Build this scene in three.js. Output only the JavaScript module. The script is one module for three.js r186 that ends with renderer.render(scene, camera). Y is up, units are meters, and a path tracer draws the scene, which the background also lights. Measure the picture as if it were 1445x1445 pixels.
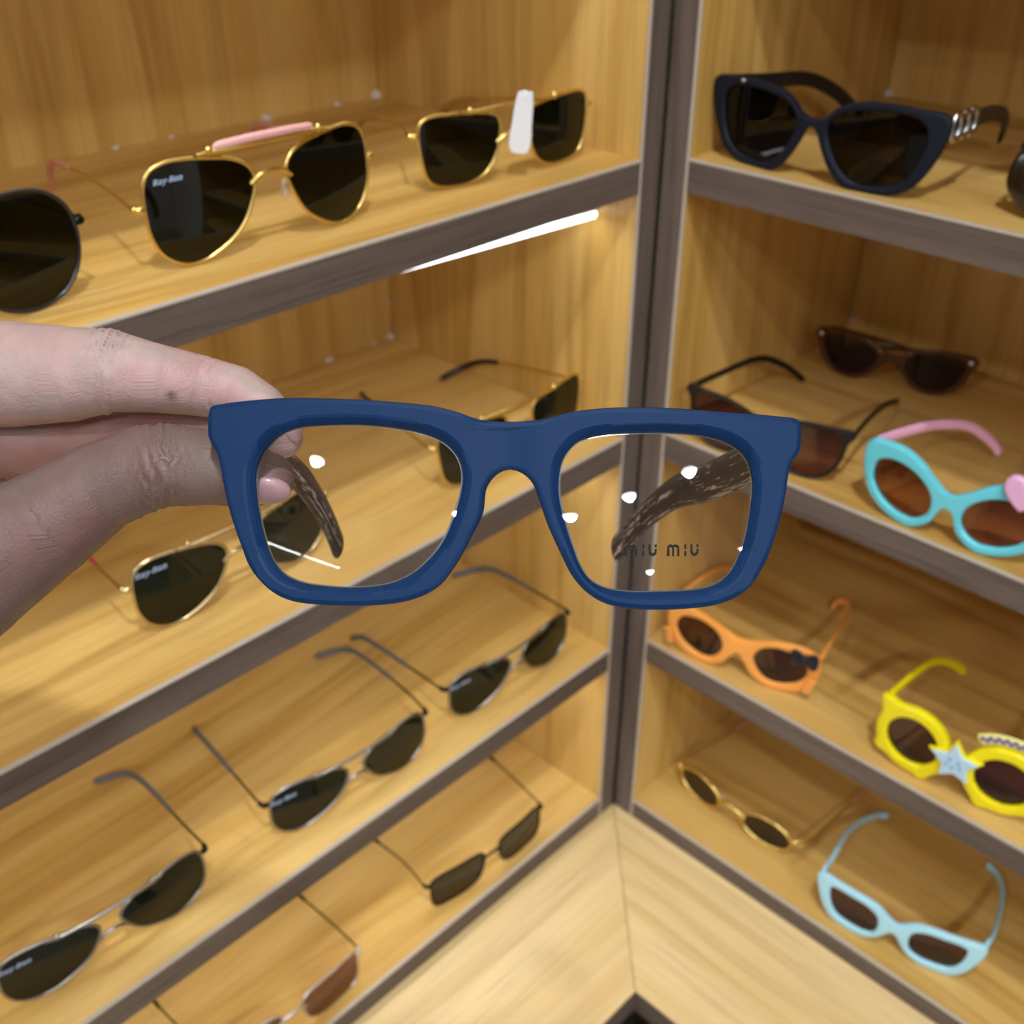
import * as THREE from 'three';
import { mergeGeometries, toCreasedNormals } from 'three/addons/utils/BufferGeometryUtils.js';
import { RoundedBoxGeometry } from 'three/addons/geometries/RoundedBoxGeometry.js';
import { MarchingCubes } from 'three/addons/objects/MarchingCubes.js';
import { FontLoader } from 'three/addons/loaders/FontLoader.js';
import { TextGeometry } from 'three/addons/geometries/TextGeometry.js';
import { TessellateModifier } from 'three/addons/modifiers/TessellateModifier.js';
import { RectAreaLightUniformsLib } from 'three/addons/lights/RectAreaLightUniformsLib.js';

// ------------------------------------------------------------------ camera, light level
// origin: inner corner where the two shelving units meet, on the lowest shelf. x runs along the left unit, z along the right unit.
const scene = new THREE.Scene();
const renderer = new THREE.WebGLRenderer();
renderer.toneMapping = THREE.LinearToneMapping;
renderer.toneMappingExposure = 0.96;
renderer.shadowMap.enabled = true;
RectAreaLightUniformsLib.init();
scene.background = new THREE.Color(0x0a0a0c);

const FPX = 1564.26, EYE = new THREE.Vector3(-0.54803, 0.70413, 0.4056);
const camera = new THREE.PerspectiveCamera(2 * Math.atan(722.5 / FPX) * 180 / Math.PI, 1, 0.02, 30);
const CR = new THREE.Vector3(0.696082, 0.003367, 0.717954), CU = new THREE.Vector3(0.381276, 0.845596, -0.373626), CF = new THREE.Vector3(0.608358, -0.533813, -0.58732);
camera.position.copy(EYE);
camera.quaternion.setFromRotationMatrix(new THREE.Matrix4().makeBasis(CR, CU, CF.clone().negate()));
camera.focus = 0.272;
camera.userData.fStop = 19;
const CAMQ = camera.quaternion.clone();
const FLOOR_Y = -0.87, CEIL_Y = 1.75;
const LAMP_GLOW = 26, LAMP_LIGHT = 5.2, BAR_GLOW = 4, BAR_LIGHT = 7;

// ------------------------------------------------------------------ small helpers
let seed = 7;
const rnd = () => { seed = (seed * 1664525 + 1013904223) >>> 0; return seed / 4294967296; };
const V3 = (x, y, z) => new THREE.Vector3(x, y, z);
const names = new Map();
function numbered(n) { const k = names.get(n) || 0; names.set(n, k + 1); return k ? n + '_' + String(k).padStart(3, '0') : n; }
function shade(o) { o.traverse((m) => { if (m.isMesh) { m.castShadow = true; m.receiveShadow = true; } }); return o; }
function part(name, geo, mat, parent, label) {
  const m = new THREE.Mesh(geo, mat); m.name = name; m.castShadow = m.receiveShadow = true;
  if (label) m.userData.label = label;
  parent.add(m); return m;
}
function thing(name, label, category, pos = [0, 0, 0], turn = 0, group) {
  const g = new THREE.Group(); g.name = numbered(name); g.position.set(...pos); g.rotation.y = turn;
  g.userData = { label, category }; if (group) g.userData.group = group;
  scene.add(g); return g;
}
function struct(name, geo, mat) { const m = part(name, geo, mat, scene); m.userData.kind = 'structure'; return m; }

// ------------------------------------------------------------------ noise and textures
const perm = new Uint8Array(512); { const a = [...Array(256).keys()]; for (let i = 255; i > 0; i--) { const j = Math.floor(rnd() * (i + 1)); [a[i], a[j]] = [a[j], a[i]]; } for (let i = 0; i < 512; i++) perm[i] = a[i & 255]; }
function vn(x, y) {
  const xi = Math.floor(x), yi = Math.floor(y); let fx = x - xi, fy = y - yi; fx = fx * fx * (3 - 2 * fx); fy = fy * fy * (3 - 2 * fy);
  const h = (a, b) => perm[(perm[a & 255] + b) & 255] / 255;
  return (h(xi, yi) * (1 - fx) + h(xi + 1, yi) * fx) * (1 - fy) + (h(xi, yi + 1) * (1 - fx) + h(xi + 1, yi + 1) * fx) * fy;
}
function fbm(x, y, o = 4) { let s = 0, a = 0.5, t = 0; for (let i = 0; i < o; i++) { s += a * vn(x, y); t += a; x = x * 2.03 + 17.3; y = y * 2.03 + 5.1; a *= 0.5; } return s / t; }
function dataTex(w, h, fn, srgb = true) {
  const d = new Uint8Array(w * h * 4);
  for (let y = 0; y < h; y++) for (let x = 0; x < w; x++) { const c = fn(x / w, y / h), i = (y * w + x) * 4; d[i] = c[0]; d[i + 1] = c[1]; d[i + 2] = c[2]; d[i + 3] = 255; }
  const t = new THREE.DataTexture(d, w, h, THREE.RGBAFormat); t.magFilter = t.minFilter = THREE.LinearFilter; t.wrapS = t.wrapT = THREE.MirroredRepeatWrapping;
  if (srgb) t.colorSpace = THREE.SRGBColorSpace; t.needsUpdate = true; return t;
}
const mix3 = (a, b, t) => [a[0] + (b[0] - a[0]) * t, a[1] + (b[1] - a[1]) * t, a[2] + (b[2] - a[2]) * t];
const clamp01 = (t) => Math.min(1, Math.max(0, t));
// u runs along the grain (1.0 m per tile), v across it (0.5 m per tile)
function woodTex(light, mid, dark, s, ring, pore) {
  return dataTex(1024, 1024, (u, v) => {
    const warp = (fbm(u * 3 + s, v * 5 + s, 3) - 0.5) * 0.09 + (fbm(u * 1.2 + s, v * 2, 2) - 0.5) * 0.12;
    const y = v + warp;
    const r = 0.5 + 0.5 * Math.sin((y * ring + fbm(u * 2 + s, y * 6, 3) * 3) * 6.283);
    const streak = fbm(u * 4 + s, y * 60, 4), fine = fbm(u * 22, v * 420 + s, 3), broad = fbm(u * 2.2 + 3 * s, y * 14, 3);
    let c = mix3(light, mid, clamp01(0.15 + 0.85 * (0.45 * Math.pow(r, 2) + 0.9 * (broad - 0.3))));
    c = mix3(c, dark, clamp01((streak - 0.5) * 1.9) * 0.65);
    const k = 1 - pore * Math.max(0, fine - 0.45);
    return [c[0] * k, c[1] * k, c[2] * k];
  });
}
const oakTex = woodTex([224, 187, 114], [199, 156, 78], [152, 110, 44], 1.7, 9, 0.2);
const oakTexB = woodTex([222, 185, 112], [196, 153, 76], [150, 107, 42], 8.3, 7, 0.2);
const counterTex = woodTex([233, 208, 156], [216, 184, 122], [196, 158, 100], 4.1, 6, 0.2);
const walnutTex = woodTex([114, 100, 92], [94, 81, 74], [70, 58, 52], 12.9, 16, 0.5);
const std = (o) => new THREE.MeshStandardMaterial(o), phys = (o) => new THREE.MeshPhysicalMaterial(o);
const M = {
  oak: phys({ map: oakTex, roughness: 0.42, bumpMap: oakTex, bumpScale: 0.0001 }),
  oakB: phys({ map: oakTexB, roughness: 0.42, bumpMap: oakTexB, bumpScale: 0.0001 }),
  counter: phys({ map: counterTex, roughness: 0.38 }),
  walnut: std({ map: walnutTex, roughness: 0.55 }),
  trim: std({ color: 0xb8ad9f, roughness: 0.4 }),
  sealant: std({ color: 0xcfc8c0, roughness: 0.5 }),
  plaster: std({ color: 0xdcd9d4, roughness: 0.9 }),
  floor: std({ color: 0x8c8278, roughness: 0.5 }),
  gold: std({ color: 0xecd07c, metalness: 1, roughness: 0.26 }),
  paleGold: std({ color: 0xd9c79a, metalness: 1, roughness: 0.25 }),
  gunmetal: std({ color: 0xa2a09c, metalness: 1, roughness: 0.32 }),
  silver: std({ color: 0xc8ccd0, metalness: 1, roughness: 0.25 }),
  smokeMetal: std({ color: 0x55575c, metalness: 1, roughness: 0.3 }),
  darkMetal: std({ color: 0x26262a, metalness: 1, roughness: 0.35 }),
  greyTip: std({ color: 0x60656b, roughness: 0.5 }),
  blackTip: std({ color: 0x0c0c0e, roughness: 0.4 }),
  pinkTip: std({ color: 0xd6907e, roughness: 0.45 }),
  pinkBar: std({ color: 0xe0a8a4, roughness: 0.4 }),
  redTip: std({ color: 0xc2485a, roughness: 0.45 }),
  pad: phys({ color: 0xf4f4f0, transmission: 0.8, roughness: 0.15, thickness: 0 }),
  greenLens: phys({ color: new THREE.Color().setRGB(0.007, 0.0155, 0.0075), transmission: 1, thickness: 0, roughness: 0.02, ior: 1.5, specularIntensity: 0.8 }),
  darkGreenLens: phys({ color: new THREE.Color().setRGB(0.008, 0.0125, 0.0075), transmission: 1, thickness: 0, roughness: 0.02, ior: 1.5, specularIntensity: 0.8 }),
  greyLens: phys({ color: new THREE.Color().setRGB(0.03, 0.028, 0.018), transmission: 1, thickness: 0, roughness: 0.04, ior: 1.52 }),
  smokeLens: phys({ color: new THREE.Color().setRGB(0.006, 0.0045, 0.005), transmission: 1, thickness: 0, roughness: 0.03, ior: 1.5, specularIntensity: 0.6 }),
  brownLens: phys({ color: new THREE.Color().setRGB(0.2, 0.075, 0.045), transmission: 1, thickness: 0, roughness: 0.04, ior: 1.52 }),
  plumLens: phys({ color: new THREE.Color().setRGB(0.11, 0.036, 0.04), transmission: 1, thickness: 0, roughness: 0.05, ior: 1.52 }),
  redLens: phys({ color: new THREE.Color().setRGB(0.05, 0.012, 0.007), transmission: 1, thickness: 0, roughness: 0.05, ior: 1.5, specularIntensity: 0.6 }),
  ovalLens: phys({ color: new THREE.Color().setRGB(0.055, 0.03, 0.018), transmission: 1, thickness: 0, roughness: 0.05, ior: 1.52 }),
  logo: std({ color: 0xa9bede, roughness: 0.4 }),
  matteNavy: phys({ color: 0x0a1322, roughness: 0.6, specularIntensity: 0.55 }),
  glossBlack: phys({ color: 0x060607, roughness: 0.12, clearcoat: 1, clearcoatRoughness: 0.05 }),
  black: std({ color: 0x101014, roughness: 0.35 }),
  amber: phys({ color: new THREE.Color().setRGB(0.22, 0.06, 0.015), transmission: 0.75, thickness: 0, roughness: 0.12 }),
  turquoise: phys({ color: 0x66d4e4, roughness: 0.35, clearcoat: 0.4, clearcoatRoughness: 0.2 }),
  pink: phys({ color: 0xf6b8da, roughness: 0.35, clearcoat: 0.3 }),
  palePink: phys({ color: 0xeab4dc, roughness: 0.35, clearcoat: 0.3 }),
  orange: phys({ color: 0xf6a54c, roughness: 0.38, clearcoat: 0.3 }),
  yellow: phys({ color: 0xf4e400, roughness: 0.35, clearcoat: 0.4 }),
  paleYellow: phys({ color: 0xf2ea8c, roughness: 0.4 }),
  violet: std({ color: 0x5a48b0, roughness: 0.5 }),
  starBlue: phys({ color: 0xbcdcf0, roughness: 0.4 }),
  starDot: std({ color: 0x58a8d8, roughness: 0.5 }),
  skyBlue: phys({ color: 0xaae0f2, roughness: 0.35, clearcoat: 0.3 }),
  navyBow: std({ color: 0x0e1420, roughness: 0.4 }),
  tag: std({ color: 0xe4e6ea, roughness: 0.6 }),
  housing: std({ color: 0xe8e8e6, roughness: 0.5 }),
  blueFrame: phys({ color: new THREE.Color().setRGB(0.0006, 0.0225, 0.084), roughness: 0.55, specularIntensity: 0.4 }),
  print: std({ color: 0x050506, roughness: 0.8 }),
  clearLens: phys({ color: 0xffffff, transmission: 1, thickness: 0, roughness: 0, ior: 1.5 }),
  lensEdge: phys({ color: 0x9aa4aa, transmission: 0.7, thickness: 0, roughness: 0.2 }),
};
function gradientLens(top, bottom) {
  const t = dataTex(4, 128, (u, v) => mix3(bottom, top, Math.pow(v, 0.8)));
  t.wrapS = t.wrapT = THREE.ClampToEdgeWrapping;
  return phys({ map: t, transmission: 1, thickness: 0, roughness: 0.05, ior: 1.5 });
}
M.dyedBrown = gradientLens([92, 50, 36], [228, 168, 138]);   // lenses dyed darker at the top
M.dyedPlum = gradientLens([64, 36, 38], [190, 130, 112]);
// dark wood print of the held glasses' arms
const armTex = dataTex(512, 256, (u, v) => {
  const s = fbm(u * 9, v * 34, 4), t = fbm(u * 40 + 9, v * 90, 3), k = clamp01((s * 0.55 + t * 0.45 - 0.54) * 8);
  return mix3(mix3([38, 24, 23], [21, 13, 15], fbm(u * 5, v * 12, 2)), [200, 184, 178], k * 0.85);
});
armTex.wrapS = armTex.wrapT = THREE.RepeatWrapping;
M.arm = std({ map: armTex, roughness: 0.45 });

// ------------------------------------------------------------------ boards
function board(x0, x1, y0, y1, z0, z1, grain) {
  const w = x1 - x0, h = y1 - y0, d = z1 - z0, r = Math.min(0.0008, w / 3, h / 3, d / 3);
  const g = new RoundedBoxGeometry(w, h, d, 1, r); g.translate((x0 + x1) / 2, (y0 + y1) / 2, (z0 + z1) / 2);
  const p = g.attributes.position, n = g.attributes.normal, uv = new Float32Array(p.count * 2), ou = rnd() * 3, ov = rnd() * 3;
  for (let i = 0; i < p.count; i++) {
    const c = [p.getX(i), p.getY(i), p.getZ(i)], a = [Math.abs(n.getX(i)), Math.abs(n.getY(i)), Math.abs(n.getZ(i))];
    const face = a.indexOf(Math.max(...a)); const ax = [0, 1, 2].filter((k) => k !== face);
    const gu = ax.includes(grain) ? grain : ax[0], gv = ax.find((k) => k !== gu);
    uv[2 * i] = c[gu] + ou; uv[2 * i + 1] = c[gv] * 2 + ov;
  }
  g.setAttribute('uv', new THREE.BufferAttribute(uv, 2)); return g;
}

// ------------------------------------------------------------------ the room
const RX0 = -4.0, RX1 = 0.34, RZ0 = -0.34, RZ1 = 3.8;
struct('floor', new THREE.BoxGeometry(RX1 - RX0 + 0.2, 0.1, RZ1 - RZ0 + 0.2).translate((RX0 + RX1) / 2, FLOOR_Y - 0.05, (RZ0 + RZ1) / 2), M.floor);
struct('ceiling', new THREE.BoxGeometry(RX1 - RX0 + 0.2, 0.1, RZ1 - RZ0 + 0.2).translate((RX0 + RX1) / 2, CEIL_Y + 0.05, (RZ0 + RZ1) / 2), M.plaster);
const WH = CEIL_Y - FLOOR_Y, WY = (CEIL_Y + FLOOR_Y) / 2;
struct('wall_back', new THREE.BoxGeometry(RX1 - RX0, WH, 0.06).translate((RX0 + RX1) / 2, WY, RZ0 - 0.03), M.plaster);
struct('wall_right', new THREE.BoxGeometry(0.06, WH, RZ1 - RZ0).translate(RX1 + 0.03, WY, (RZ0 + RZ1) / 2), M.plaster);
struct('wall_left', new THREE.BoxGeometry(0.06, WH, RZ1 - RZ0).translate(RX0 - 0.03, WY, (RZ0 + RZ1) / 2), M.plaster);
struct('wall_front', new THREE.BoxGeometry(RX1 - RX0, WH, 0.06).translate((RX0 + RX1) / 2, WY, RZ1 + 0.03), M.plaster);

// ------------------------------------------------------------------ shelving units (left one built as is; the right one in its own turned frame)
const HL = [0.717, 0.5312, 0.3456, 0.1614, 0], HR = [0.718, 0.5321, 0.350, 0.1709, -0.0017];
const TH = 0.02, DEPTH = 0.2425, LEN = 1.0, TOP = 1.12, T = 0.018;
// local frame of a unit: s runs away from the corner, y up, d goes into the unit. put() turns (s, y, d) boxes into world boxes
function unit(label, put, levels, grainS, grainD, matA, matB) {
  const u = thing('shelving_unit', label, 'shelving');
  const bx = (name, s0, s1, y0, y1, d0, d1, grain, mat, parent = u, lab) => part(name, board(...put(s0, s1, y0, y1, d0, d1), grain), mat, parent, lab);
  bx('back_panel', 0.002, LEN + T, -TH, TOP, DEPTH, DEPTH + 0.012, 1, matA);
  for (const [s0, s1] of [[0.0015, T], [LEN, LEN + T]]) {
    const sp = bx('side_panel', s0, s1, -TH, TOP, 0.0008, DEPTH, 1, matB);
    bx('edge_band', s0, s1, -TH, TOP, 0, 0.0008, 1, M.walnut, sp, 'grey-brown edge band');
    if (s0 < 0.5) bx('edge_trim', s1, s1 + 0.0022, -TH, TOP, -0.0004, 0.0012, 1, M.trim, sp, 'pale edge trim');
  }
  for (const h of levels) {
    const yb = Math.max(h - TH, -0.02), sh = bx('shelf', T, LEN, yb, h, 0.0008, DEPTH, grainS, matA);
    bx('edge_band', T, LEN, yb, h, 0, 0.0008, grainS, M.walnut, sh, 'grey-brown front edge band');
    bx('edge_trim', T, LEN, h - 0.0014, h + 0.0003, -0.0005, 0.0022, grainS, M.trim, sh, 'pale trim along the front edge');
  }
  bx('top_panel', T, LEN, TOP - TH, TOP, 0.0008, DEPTH, grainS, matA);
  return u;
}
const putL = (s0, s1, y0, y1, d0, d1) => [-s1, -s0, y0, y1, -d1, -d0];
const putR = (s0, s1, y0, y1, d0, d1) => [d0, d1, y0, y1, s0, s1];
const unitL = unit('wooden shelving unit full of gold and gunmetal aviator sunglasses', putL, HL, 0, 2, M.oak, M.oakB);
const unitR = unit('wooden shelving unit with black cat-eye and bright children\'s sunglasses', putR, HR, 2, 0, M.oakB, M.oak);
// silicone dabs along the inner joints
function dab(u, x, y, z, r) { const g = new THREE.SphereGeometry(r, 10, 8); g.scale(1.3, 0.9, 1); const m = part('sealant_dab', g, M.sealant, u, 'small white dab of sealant'); m.position.set(x, y, z); }
for (let i = 0; i < 9; i++) dab(unitL, -0.05 - i * 0.055 - rnd() * 0.03, HL[1], -DEPTH, 0.0016 + rnd() * 0.0022);
for (let i = 0; i < 7; i++) dab(unitL, -0.03 - i * 0.05 - rnd() * 0.03, HL[2], -DEPTH, 0.0015 + rnd() * 0.002);
for (const [y, r] of [[HL[1] + 0.001, 0.0045], [HL[2] + 0.001, 0.004], [HL[2] + 0.03, 0.002], [HL[2] + 0.055, 0.0017]]) dab(unitL, -T, y, -DEPTH, r);
for (const [y, z, r] of [[HR[2] + 0.012, 0.022, 0.003], [HR[1] + 0.001, T, 0.004], [HR[3] + 0.002, 0.19, 0.003], [HR[3] + 0.002, 0.13, 0.002]]) dab(unitR, DEPTH, y, z, r);

// ------------------------------------------------------------------ counter below the units, two boards mitred at the corner
const CY = -0.0205, CZ = 0.1265, CX = -0.1274;
{
  const c = thing('counter', 'pale wood counter with a mitred corner under the shelving', 'counter');
  const top = (pts, along) => {
    const s = new THREE.Shape(pts.map(([x, z]) => new THREE.Vector2(x, -z)));
    const g = new THREE.ExtrudeGeometry(s, { depth: 0.021, bevelEnabled: true, bevelThickness: 0.0012, bevelSize: 0.0012, bevelOffset: -0.0013, bevelSegments: 2 });
    g.rotateX(-Math.PI / 2); g.translate(0, CY - 0.0222, 0);
    const p = g.attributes.position, uv = new Float32Array(p.count * 2);
    for (let i = 0; i < p.count; i++) { uv[2 * i] = (along ? p.getX(i) : p.getZ(i)) + 0.37; uv[2 * i + 1] = (along ? p.getZ(i) : p.getX(i)) * 2 + (along ? 0.2 : 1.6); }
    g.setAttribute('uv', new THREE.BufferAttribute(uv, 2)); return g;
  };
  part('counter_board', top([[-LEN - 0.2, -DEPTH], [0, -DEPTH], [0, 0], [CX, CZ], [-LEN - 0.2, CZ]].reverse(), true), M.counter, c);
  part('counter_board', top([[0.0, 0.0], [DEPTH, 0], [DEPTH, LEN + 0.2], [CX, LEN + 0.2], [CX, CZ]].reverse(), false), M.counter, c);
  part('edge_band', board(-LEN - 0.2, CX, CY - 0.0222, CY - 0.001, CZ, CZ + 0.0008, 0), M.walnut, c, 'grey-brown edge band');
  part('edge_band', board(CX - 0.0008, CX, CY - 0.0222, CY - 0.001, CZ + 0.0009, LEN + 0.2, 2), M.walnut, c, 'grey-brown edge band');
  // carcass set back under the boards, and pale drawer fronts that stop short of the corner
  part('carcass', board(-LEN - 0.2, -0.02, FLOOR_Y, CY - 0.0225, -DEPTH, CZ - 0.05, 1), M.walnut, c);
  part('carcass', board(CX + 0.05, DEPTH, FLOOR_Y, CY - 0.0225, CZ - 0.049, LEN + 0.2, 1), M.walnut, c);
  for (let k = 0; k < 3; k++) {
    part('drawer_front', new RoundedBoxGeometry(0.33, 0.4, 0.018, 3, 0.006).translate(-0.158 - 0.165 - k * 0.336, CY - 0.002 - 0.2, CZ + 0.0105), M.counter, c);
    part('drawer_front', new RoundedBoxGeometry(0.018, 0.4, 0.33, 3, 0.006).translate(CX - 0.0105, CY - 0.006 - 0.2, 0.156 + 0.165 + k * 0.336), M.counter, c);
  }
}

// ------------------------------------------------------------------ lamps
const glow = (s) => std({ color: 0xffffff, emissive: 0xf6faff, emissiveIntensity: s, roughness: 0.6 });
const lampGlow = glow(LAMP_GLOW), barGlow = glow(BAR_GLOW);
function downlight(x, z, label, r = 0.055) {
  const t = thing('ceiling_light', label, 'ceiling light', [x, CEIL_Y, z], 0, 'round ceiling lights');
  part('trim_ring', new THREE.LatheGeometry([[r, 0], [r + 0.014, 0], [r + 0.012, -0.008], [r, -0.01], [r, 0]].map(([a, b]) => new THREE.Vector2(a, b)), 40), M.housing, t);
  part('diffuser', new THREE.CylinderGeometry(r, r, 0.004, 40).translate(0, -0.004, 0), lampGlow, t);
  const l = new THREE.SpotLight(0xf6faff, LAMP_LIGHT, 0, Math.PI * 0.44, 0.6, 2); l.position.set(0, -0.012, 0); l.target.position.set(0, -1, 0); l.castShadow = true; l.shadow.radius = 2; t.add(l, l.target);
  return t;
}
for (const [x, z] of [[-0.81, 1.78], [-1.27, 1.72], [-1.75, 1.62], [-0.92, 3.4], [-1.98, 3.13], [-1.93, 0.52], [-0.62, 0.6]]) downlight(x, z, 'round flush ceiling light over the shop floor');  // last entry is an extra unseen lamp, added to light the shelves
for (const z of [0.51 + 0.237, 1.48 - 0.237]) {
  const t = thing('tube_light', 'slim linear ceiling light, one of a pair in line', 'ceiling light', [-3.55, CEIL_Y, z], 0, 'linear ceiling lights');
  part('housing', new RoundedBoxGeometry(0.05, 0.03, 0.47, 2, 0.004).translate(0, -0.015, 0), M.housing, t);
  part('diffuser', new THREE.CapsuleGeometry(0.014, 0.435, 6, 16).rotateX(Math.PI / 2).translate(0, -0.034, 0), lampGlow, t);
  const l = new THREE.RectAreaLight(0xf6faff, 4, 0.03, 0.42); l.position.set(0, -0.052, 0); l.rotation.x = -Math.PI / 2; t.add(l);
}
// light bars under the shelves of the left unit, right behind the front edge
function lightBar(x0, x1, yA, yB, label) {
  const len = x1 - x0, t = thing('light_bar', label, 'light bar', [(x0 + x1) / 2, (yA + yB) / 2, -0.034], 0, 'light bars under the shelves');
  t.rotation.z = Math.atan2(yB - yA, len);
  part('housing', new RoundedBoxGeometry(len, 0.003, 0.016, 2, 0.001).translate(0, -0.0015, 0), M.housing, t);
  part('diffuser', new RoundedBoxGeometry(len - 0.004, 0.005, 0.0145, 3, 0.002).translate(0, -0.0055, 0), barGlow, t);
  const l = new THREE.RectAreaLight(0xf4f9ff, BAR_LIGHT, len - 0.01, 0.012); l.position.set(0, -0.0085, 0); l.rotation.x = -Math.PI / 2; t.add(l);
}
['above the top row of sunglasses', 'under the top shelf', 'under the second shelf', 'under the third shelf'].forEach((where, i) => {
  const yb = HL[i] - TH - 0.0002;
  if (i === 1) lightBar(-0.3225, -0.0225, yb, yb - 0.0112, 'short glowing light bar sagging under the top shelf by the corner post');
  lightBar(-0.96, i === 1 ? -0.34 : -0.0225, yb, yb, 'long light bar hidden behind the front edge ' + where);
});

// ------------------------------------------------------------------ eyewear building blocks (authored in millimetres; x right, y up, z out of the lenses)
const MM = 0.001;
function loop2(pts, n = 120) { const c = new THREE.CatmullRomCurve3(pts.map(([x, y]) => V3(x, y, 0)), true, 'centripetal'); return c.getSpacedPoints(n).slice(0, n).map((p) => [p.x, p.y]); }
function area(l) { let a = 0; for (let i = 0; i < l.length; i++) { const [x, y] = l[i], [u, v] = l[(i + 1) % l.length]; a += x * v - u * y; } return a / 2; }
const ccw = (l) => (area(l) < 0 ? l.slice().reverse() : l);
function offset(l, d) {   // outward for a counter-clockwise loop; d may be one number or one per point
  const n = l.length, arr = typeof d !== 'number';
  return l.map(([x, y], i) => { const e = arr ? d[i] : d; const [ax, ay] = l[(i + n - 1) % n], [bx, by] = l[(i + 1) % n]; const dx = bx - ax, dy = by - ay, m = Math.hypot(dx, dy) || 1; return [x + dy / m * e, y - dx / m * e]; });
}
function geoFrom(pos, idx, uv) {
  const g = new THREE.BufferGeometry(); g.setAttribute('position', new THREE.Float32BufferAttribute(pos, 3));
  g.setAttribute('uv', new THREE.Float32BufferAttribute(uv || new Float32Array(pos.length / 3 * 2), 2)); g.setIndex(idx); return g;
}
function strip(rings) {   // closed rings of equal length, each a list of [x, y, z]
  const n = rings[0].length, pos = [], idx = [];
  rings.forEach((r) => r.forEach((p) => pos.push(...p)));
  for (let k = 0; k + 1 < rings.length; k++) for (let i = 0; i < n; i++) { const a = k * n + i, b = k * n + (i + 1) % n, c = a + n, d = b + n; idx.push(a, c, b, b, c, d); }
  return geoFrom(pos, idx);
}
function face(outer, holes, z, flip) {
  const o = outer.map((p) => new THREE.Vector2(...p)), hs = holes.map((h) => h.slice().reverse().map((p) => new THREE.Vector2(...p)));
  const tri = THREE.ShapeUtils.triangulateShape(o, hs), all = [...o, ...hs.flat()], pos = [];
  all.forEach((p) => pos.push(p.x, p.y, z)); const idx = []; tri.forEach(([a, b, c]) => (flip ? idx.push(a, c, b) : idx.push(a, b, c)));
  return new TessellateModifier(2.4, 7).modify(geoFrom(pos, idx).toNonIndexed());
}
function finish(geos, bend, crease = 0.6) {
  let g = mergeGeometries(geos.map((x) => (x.index ? x.toNonIndexed() : x)).map((x) => { x.deleteAttribute('normal'); if (!x.attributes.uv) x.setAttribute('uv', new THREE.Float32BufferAttribute(new Float32Array(x.attributes.position.count * 2), 2)); return x; }));
  const p = g.attributes.position;
  for (let i = 0; i < p.count; i++) { let x = p.getX(i), y = p.getY(i), z = p.getZ(i); if (bend) z += bend(x, y); p.setXYZ(i, x * MM, y * MM, z * MM); }
  g = toCreasedNormals(g, crease); return g;
}
// moulded frame: outer loop, holes, rounded outside (ro), bevelled inside (bi wide, bd deep)
function frameGeo(outer, holes, o, bend) {
  const { zf = 2.2, zb = -2.2, ro = 1.2, bi = 1.2, bd = 1.2 } = o;
  outer = ccw(outer); holes = holes.map(ccw);
  const at = (l, d, z) => offset(l, d).map(([x, y]) => [x, y, z]);
  // the bevel narrows where the rim is narrow
  const bis = holes.map((h) => { const b = h.map(([x, y]) => { let m = 1e9; for (const [u, v] of outer) m = Math.min(m, Math.hypot(u - x, v - y)); return Math.min(bi, Math.max(0.15, (m - ro) * 0.6)); }); return b.map((_, i) => { let a = 0; for (let k = -4; k <= 4; k++) a += b[(i + k + b.length) % b.length]; return Math.min(b[i], a / 9); }); });
  const sc = (k, f) => bis[k].map((v) => v * f);
  const g = [face(offset(outer, -ro), holes.map((h, k) => offset(h, bis[k])), zf, false), face(offset(outer, -ro), holes.map((h) => offset(h, 0.5)), zb, true)];
  g.push(strip([at(outer, -ro, zf), at(outer, -ro * 0.55, zf - ro * 0.08), at(outer, -ro * 0.2, zf - ro * 0.35), at(outer, 0, zf - ro), at(outer, 0, zb + ro), at(outer, -ro * 0.2, zb + ro * 0.35), at(outer, -ro * 0.55, zb + ro * 0.08), at(outer, -ro, zb)].map((r) => r)));
  holes.forEach((h, k) => g.push(strip([at(h, 0.5, zb), at(h, 0, zb + 0.5), at(h, 0, zf - bd), at(h, sc(k, 0.35), zf - bd * 0.45), at(h, sc(k, 0.7), zf - bd * 0.12), at(h, sc(k, 1), zf)])));
  // flat faces take their normals from the bend, the rounded strips from their own shape
  const faces = g.slice(0, 2).map((f, k) => {
    const p = f.attributes.position, n = new Float32Array(p.count * 3), e = 0.05, sg = k ? -1 : 1;
    for (let i = 0; i < p.count; i++) {
      const x = p.getX(i), y = p.getY(i), b = bend || (() => 0), gx = (b(x + e, y) - b(x - e, y)) / (2 * e), gy = (b(x, y + e) - b(x, y - e)) / (2 * e), m = Math.hypot(gx, gy, 1);
      n.set([-gx / m * sg, -gy / m * sg, sg / m], 3 * i); p.setXYZ(i, x * MM, y * MM, (p.getZ(i) + b(x, y)) * MM);
    }
    f.setAttribute('normal', new THREE.BufferAttribute(n, 3)); return f;
  });
  return mergeGeometries([...faces, finish(g.slice(2), bend)].map((x) => { for (const k of Object.keys(x.attributes)) if (!['position', 'normal', 'uv'].includes(k)) x.deleteAttribute(k); return x; }));
}
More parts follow.
